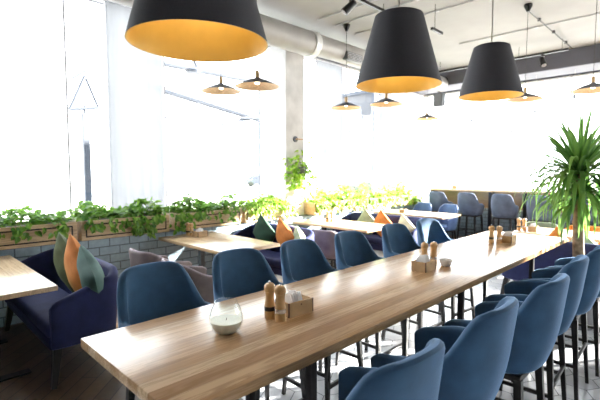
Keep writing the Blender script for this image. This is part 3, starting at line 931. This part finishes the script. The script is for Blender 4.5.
# ------------------------------------------------------------------ plants
LEAF = [(0, 0), (.30, .12), (.46, .34), (.40, .62), (.18, .86), (0, 1.0), (-.18, .86), (-.40, .62), (-.46, .34), (-.30, .12)]
def add_leaf(bm, p, d, up, L, curl=.25):
    d = d.normalized(); s = d.cross(up)
    if s.length < .05: s = d.cross(Vector((1, 0, 0)))
    s.normalize(); nrm = s.cross(d).normalized()
    def P(x, y):
        return p + s * (x * L * .82) + d * (y * L) + nrm * (abs(x) * L * .28 - curl * L * y * y)
    mid = [bm.verts.new(P(0, y)) for y in (0, .34, .62, 1.0)]
    for sg in (1, -1):
        e = [bm.verts.new(P(sg * x, y)) for x, y in ((.30, .07), (.46, .34), (.38, .62), (.18, .85))]
        bm.faces.new((mid[0], e[0], e[1], mid[1])); bm.faces.new((mid[1], e[1], e[2], mid[2])); bm.faces.new((mid[2], e[2], e[3], mid[3]))

def foliage(y0, y1, n, zlo, zhi, L0, L1, trails, R, x0=-5.5, x1=-5.06, xf=-5.02, spill=4):
    bm = BM()
    for _ in range(n):
        y = R.uniform(y0, y1); x = R.uniform(x0, x1)
        z = zlo + (zhi - zlo) * R.random() ** 1.4 * (.65 + .35 * math.sin(y * 9 + x * 5))
        d = Vector((R.uniform(-.5, 1.), R.uniform(-1, 1), R.uniform(-.35, .65)))
        add_leaf(bm, Vector((x, y, z)), d, Vector((R.uniform(-.3, .6), R.uniform(-.4, .4), 1)), R.uniform(L0, L1))
    for _ in range(n // spill):
        y = R.uniform(y0, y1)
        add_leaf(bm, Vector((R.uniform(-5.1, -5.03), y, R.uniform(.95, 1.06))), Vector((.5, R.uniform(-.6, .6), -.7)), Vector((1, 0, .4)), R.uniform(L0, L1) * .85)
    for (ty, tz, tn) in trails:
        for k in range(tn):
            f = R.random()
            z = 1.04 - (1.04 - tz) * f
            add_leaf(bm, Vector((xf + R.uniform(-.02, .05), ty + R.gauss(0, .05), z)), Vector((R.uniform(.1, .6), R.uniform(-.8, .8), -.6)), Vector((1, R.uniform(-.4, .4), .3)), R.uniform(L0, L1) * .8)
    return bm
def stems(bm, y0, y1, R, trails):
    for k in range(10):
        y = R.uniform(y0, y1); x = R.uniform(-5.45, -5.15)
        path_tube(bm, [(x, y, .99), (x + .03, y + R.uniform(-.05, .05), 1.06), (x + .1, y + R.uniform(-.1, .1), R.uniform(1.08, 1.18))], .004, 5)
    for (ty, tz, tn) in trails:
        path_tube(bm, [(-5.15, ty, 1.0), (-5.05, ty, 1.06), (-5.0, ty + .01, .98), (-5.01, ty - .01, tz + .02)], .004, 5)
    return bm
panels = [(-.75, .40), (.45, 1.555), (1.60, 2.68), (2.80, 3.88), (3.93, 4.96), (5.50, 6.60), (6.65, 7.75), (7.80, 9.20)]
wh = ['beside the camera end of the window', 'behind the nearest low table', 'behind the orange cushion and near sofa', 'behind the low table with the cutlery box', 'just before the concrete pillar',
      'just beyond the concrete pillar', 'behind the third sofa', 'at the far corner pillar']
tr = [[(.2, .85, 30)], [(.66, .84, 30), (.72, .86, 26), (1.0, .92, 12), (1.35, .9, 10)], [(1.7, .93, 8), (1.95, .90, 14), (2.18, .86, 36), (2.3, .8, 40), (2.4, .92, 16)],
      [(2.80, .80, 30), (2.90, .82, 26), (3.1, .93, 26), (3.6, .88, 16)], [(4.1, .92, 12), (4.4, .86, 16), (4.75, .88, 22), (4.85, .86, 16)],
      [(5.55, .84, 26), (5.7, .9, 20), (6.1, .85, 24), (6.4, .85, 22)], [(6.8, .85, 26), (7.2, .84, 30), (7.5, .85, 26)], [(7.95, .85, 30), (8.3, .84, 30), (8.65, .85, 26), (8.95, .84, 34), (9.12, .86, 30)]]
for i, (y0, y1) in enumerate(panels):
    t = thing('planter_box', 'long wooden planter box with black inlay frame, ' + wh[i], 'planter', (-5.3, (y0 + y1) / 2, .803), 0, 'wooden planter boxes along the windows')
    h = (y1 - y0) / 2
    bm = BM()
    box(bm, .19, .215, -h, h, 0, .225, .003); box(bm, -.28, -.25, -h, h, 0, .225)
    box(bm, -.25, .19, -h, -h + .025, 0, .225); box(bm, -.25, .19, h - .025, h, 0, .225); box(bm, -.25, .19, -h + .025, h - .025, 0, .02)
    obj('box', bm, 'planter_wood', t, False)
    bm = BM(); a, b, c, d = -h + .045, h - .045, .035, .185; k = .014
    for s in ((a, b, c, c + k), (a, b, d - k, d), (a, a + k, c + k, d - k), (b - k, b, c + k, d - k)): box(bm, .215, .219, *s)
    obj('inlay', bm, 'black_metal', t, False)['label'] = 'black rectangular inlay'
    bm = BM(); box(bm, -.25, .19, -h + .025, h - .025, .02, .19); obj('soil', bm, 'soil', t, False)
    R = random.Random(20 + i)
    far = i >= 4
    zhi = (1.21, 1.22, 1.24, 1.25, 1.22, 1.28, 1.34, 1.36)[i]
    p = thing('trailing_pothos', 'trailing green leafy plant growing in the planter ' + wh[i], 'plant', (0, 0, 0), 0, 'trailing plants in the window planters')
    p.location = (-5.3, (y0 + y1) / 2, .985)
    off = Vector((5.3, -(y0 + y1) / 2, -.985))
    fb = foliage(y0, y1, 480 if not far else 330, 1.03, zhi, .055, .10, tr[i], R, x1=-5.06 if far else -5.11, spill=4 if far else 16)
    f = obj('foliage', stems(fb, y0, y1, R, tr[i]), 'leaf' if i < 4 else 'leaf_far', p, recalc=False); f.location = off
# hanging plant on the pillar
t = thing('hanging_plant', 'bushy green plant hanging from the pillar under the wall lamp', 'plant', (-5.16, 5.25, 1.60))
bm = BM(); R = random.Random(5)
for k in range(300):
    a = R.uniform(0, 2 * PI); rr = .28 * math.sqrt(R.random()); z = R.gauss(.12, .13) - rr * .25
    if R.random() < .35: z = R.uniform(-.30, .0); rr *= .8
    x = max(-.125, rr * math.cos(a) * .8)
    add_leaf(bm, Vector((x, rr * math.sin(a) * 1.15, z)), Vector((math.cos(a) + .4, math.sin(a), R.uniform(-.9, .3))), Vector((.3, 0, 1)), R.uniform(.06, .10))
obj('foliage', bm, 'leaf_far', t, recalc=False)
bm = BM(); lathe(bm, [(0, -.08), (.07, -.08), (.10, .07), (.092, .07), (.064, -.07), (0, -.07)], 24); obj('pot', bm, 'terracotta', t)
bm = BM(); box(bm, -.145, -.10, -.02, .02, -.02, .02); box(bm, -.14, -.128, -.05, .05, -.08, .08); obj('wall_bracket', bm, 'black_metal', t, False)
# little tufts on the sill behind the counter
for x, lb in ((-4.75, 'near the corner pillar'), (-4.05, 'left of the wooden box'), (-3.15, 'in the middle of the back window'), (-2.75, 'left of the palm-like plant')):
    bm = BM(); R = random.Random(int(-x * 100))
    for k in range(26):
        a = R.uniform(0, 2 * PI)
        add_leaf(bm, Vector((R.gauss(0, .09), R.gauss(0, .04), R.uniform(.0, .06))), Vector((math.cos(a), math.sin(a), R.uniform(.2, 1.2))), Vector((0, 0, 1)), R.uniform(.05, .08))
    t = thing('sill_plant', 'tiny green plant showing above the back counter, ' + lb, 'plant', (x, 10.06, 1.13), 0, 'small plants on the back window sill')
    obj('foliage', bm, 'leaf_far', t, recalc=False)
    bm = BM(); lathe(bm, [(0, -.388), (.05, -.388), (.07, .01), (.0, .0)], 18); obj('pot', bm, 'terracotta', t)

# palm-like yucca
yk = thing('yucca_plant', 'tall palm-like plant with long drooping strap leaves and a bare trunk', 'plant', (-.93, 5.02, 0))
bm = BM(); lathe(bm, [(0, 0), (.125, 0), (.14, .02), (.165, .30), (.155, .30), (.135, .26), (0, .26)], 32); obj('pot', bm, 'terracotta', yk)
bm = BM(); lathe(bm, [(0, .255), (.136, .258), (0, .275)], 24); obj('soil', bm, 'soil', yk)
tp = [(0 - .01 * math.sin(z * 2.1) - .05 * z / 1.4, .01 * math.cos(z * 3), .25 + z) for z in [1.38 * i / 24 for i in range(25)]]
bm = BM(); path_tube(bm, tp, lambda f: (.058 - .016 * f) * (1 + .05 * math.sin(f * 90)), 14); obj('trunk', bm, 'trunk', yk)
bm = BM(); R = random.Random(11)
cx, cy = tp[-1][0], tp[-1][1]
NL = 260
for k in range(NL):
    az = k * 2.39996 + R.uniform(-.2, .2)
    if k % 20 < 6:                   # young leaves in the heart, straight to arching
        z0 = R.uniform(1.52, 1.66); el = R.uniform(22, 86); L = R.uniform(.52, .72); droop = R.uniform(.25, 1.1)
    elif k % 20 < 11:                # oldest leaves, hanging down close to the trunk
        z0 = R.uniform(1.22, 1.50); el = R.uniform(-45, 15); L = R.uniform(.34, .52); droop = R.uniform(1.2, 2.6)
    else:                            # older leaves arching over and hanging
        z0 = R.uniform(1.30, 1.60); el = R.uniform(5, 48); L = R.uniform(.50, .74); droop = R.uniform(2.3, 3.5)
    W = .0175 + .008 * R.random()
    d = Vector((math.cos(az), math.sin(az), 0)); side = Vector((-math.sin(az), math.cos(az), 0))
    p = Vector((cx, cy, z0)) + d * .03
    e = math.radians(el); n = 9; rows = []
    for i in range(n + 1):
        s = i / n
        w = W * (.55 + .9 * s if s < .4 else .91 * (1 - ((s - .4) / .6) ** 1.8)) + .0008
        nr = Vector((-math.sin(e) * d.x, -math.sin(e) * d.y, math.cos(e)))
        rows.append([bm.verts.new(p - side * w + nr * w * .35), bm.verts.new(p), bm.verts.new(p + side * w + nr * w * .35)])
        p = p + (d * math.cos(e) + Vector((0, 0, math.sin(e)))) * (L / n)
        e -= droop / n * (.4 + 1.2 * s); e = max(e, math.radians(-88))
    for A, B in zip(rows, rows[1:]):
        bm.faces.new((A[0], A[1], B[1], B[0])); bm.faces.new((A[1], A[2], B[2], B[1]))
obj('foliage', bm, 'palm_leaf', yk, recalc=False)

# ------------------------------------------------------------------ outside
bm = BM(); box(bm, -90, 60, -60, 120, -.5, -.35)
o = struct('ground_outside', bm, 'pavement')
t = thing('street_mast', 'blue grey mast with a triangular bracket outside the near window', 'mast', (-9.0, 2.98, -.35))
bm = BM(); box(bm, -.05, .05, -.06, .06, 0, 3.1); obj('post', bm, 'steel_blue', t, False)
bm = BM()
tri = [(0, -.28, 3.15), (0, .02, 3.84), (0, .26, 3.24)]
for a, b in ((0, 1), (1, 2), (0, 2)): tube(bm, tri[a], tri[b], .034, seg=8)
tube(bm, (0, 0, 3.05), (0, 0, 3.25), .03)
obj('bracket', bm, 'steel_blue', t)
bm = BM(); tube(bm, (0, -.25, 3.72), (0, .06, 3.95), .03); tube(bm, (0, .26, 3.24), (0, .40, 3.62), .016); obj('arm', bm, 'steel_blue', t)
t = thing('steel_canopy', 'pale blue steel beams of a canopy outside the window before the pillar', 'canopy', (-9.5, 0, -.35))
for a, b, r in (((0, 4.4, 4.52), (0, 8.0, 4.52), .05), ((0, 4.55, 3.95), (0, 8.1, 3.42), .06), ((0, 6.6, 3.2), (0, 8.2, 3.6), .03), ((.1, 4.6, 3.2), (.1, 8.1, 3.5), .02), ((0, 5.5, 5.2), (0, 5.9, 4.52), .03),
                ((0, 7.9, 0), (0, 7.9, 4.8), .02), ((0, 7.2, 2.75), (0, 8.2, 2.85), .03)):
    bm = BM(); tube(bm, a, b, r * 1.5, seg=8); obj('beam', bm, 'steel_blue', t)
bm = BM(); lathe(bm, [(0, 0), (.18, .02), (.2, .08), (.1, .16), (0, .18)], 20, (0, 5.75, 4.4)); obj('lamp', bm, 'steel_blue', t)
t = thing('apartment_building', 'pale building outside the window beyond the pillar', 'building', (-24, 35.5, -.35))
bm = BM(); box(bm, -3, 3, -5.5, 5.0, 0, 8.6); obj('wall', bm, 'facade', t, False)
bm = BM(); box(bm, 2.9, 3.25, -5.6, -5.1, 2, 9.6); obj('downpipe', bm, 'steel_blue', t, False)
bm = BM(); box(bm, -3.2, 3.2, -5.7, 5.2, 8.6, 8.9); obj('roof', bm, 'steel_blue', t, False)
for k in range(3):
    for j in range(2):
        bm = BM(); box(bm, 2.98, 3.06, -4 + k * 3, -2.6 + k * 3, 2.2 + j * 3, 3.9 + j * 3); w_ = obj('window', bm, 'steel_blue', t, False)
        bm = BM(); box(bm, 3.05, 3.08, -3.9 + k * 3, -2.7 + k * 3, 2.3 + j * 3, 3.8 + j * 3); obj('pane', bm, 'dark_glass', w_, False)
# parked car far off
t = thing('parked_car', 'pale blue grey car parked far outside the window before the pillar', 'car', (-40.5, 34, -.35), math.radians(44))
bm = BM()
secs = []
for x, zr, w in ((-2.1, .75, .78), (-1.9, .95, .84), (-1.2, 1.0, .87), (0, .98, .88), (1.2, .92, .86), (1.9, .78, .82), (2.1, .6, .74)):
    secs.append([bm.verts.new((x, s * w * k, z)) for s, k, z in ((-1, .9, .28), (-1, 1, .5), (-1, .95, zr), (1, .95, zr), (1, 1, .5), (1, .9, .28))])
for A, B in zip(secs, secs[1:]):
    for i in range(6): bm.faces.new((A[i], A[(i + 1) % 6], B[(i + 1) % 6], B[i]))
bm.faces.new(secs[0]); bm.faces.new(secs[-1])
obj('body', bm, 'car_paint', t)
bm = BM(); secs = []
for x, z, w in ((-1.75, .97, .8), (-1.2, 1.4, .66), (.1, 1.46, .66), (1.0, .95, .78)):
    secs.append([bm.verts.new((x, -w, .93)), bm.verts.new((x, -w * .9, z)), bm.verts.new((x, w * .9, z)), bm.verts.new((x, w, .93))])
for A, B in zip(secs, secs[1:]):
    for i in range(3): bm.faces.new((A[i], A[i + 1], B[i + 1], B[i]))
bm.faces.new(secs[0]); bm.faces.new(secs[-1])
obj('cabin', bm, 'dark_glass', t)
for sx in (-1.3, 1.3):
    for s in (-1, 1):
        bm = BM(); tube(bm, (sx, s * .88, .32), (sx, s * .68, .32), .32, seg=20); obj('wheel', bm, 'tyre', t)

# ------------------------------------------------------------------ light, world, camera
w = bpy.data.worlds.new('daylight'); SC.world = w; w.use_nodes = True
nt = w.node_tree; bg = nt.nodes['Background']
bg.inputs['Color'].default_value = (.93, .965, 1, 1); bg.inputs['Strength'].default_value = 3.2
sun = bpy.data.lights.new('sun', 'SUN'); sun.energy = 26; sun.angle = math.radians(1.2); sun.color = (1, .95, .87)
so = bpy.data.objects.new('sun', sun); COL.objects.link(so)
az, el = math.radians(31), math.radians(19)
to_sun = Vector((math.sin(az) * math.cos(el), math.cos(az) * math.cos(el), math.sin(el)))
so.rotation_euler = to_sun.to_track_quat('Z', 'Y').to_euler(); so.location = to_sun * 30

cam = bpy.data.cameras.new('camera'); co = bpy.data.objects.new('camera', cam); COL.objects.link(co)
cam.sensor_width = 36; cam.lens = 36 * 418 / 600; cam.clip_end = 300; cam.clip_start = .02
co.location = (0, 0, 1.6)
co.rotation_euler = (PI / 2 - math.atan(29 / 418), 0, math.radians(44.76))
cam.dof.use_dof = True; cam.dof.focus_distance = 2.3; cam.dof.aperture_fstop = 3.2
SC.camera = co
SC.view_settings.view_transform = 'Standard'; SC.view_settings.look = 'None'
SC.view_settings.exposure = 1.72; SC.view_settings.gamma = 1; SC.view_settings.use_curve_mapping = False
SC.cycles.max_bounces = 10; SC.cycles.diffuse_bounces = 5; SC.cycles.transparent_max_bounces = 24
SC.cycles.sample_clamp_indirect = 6
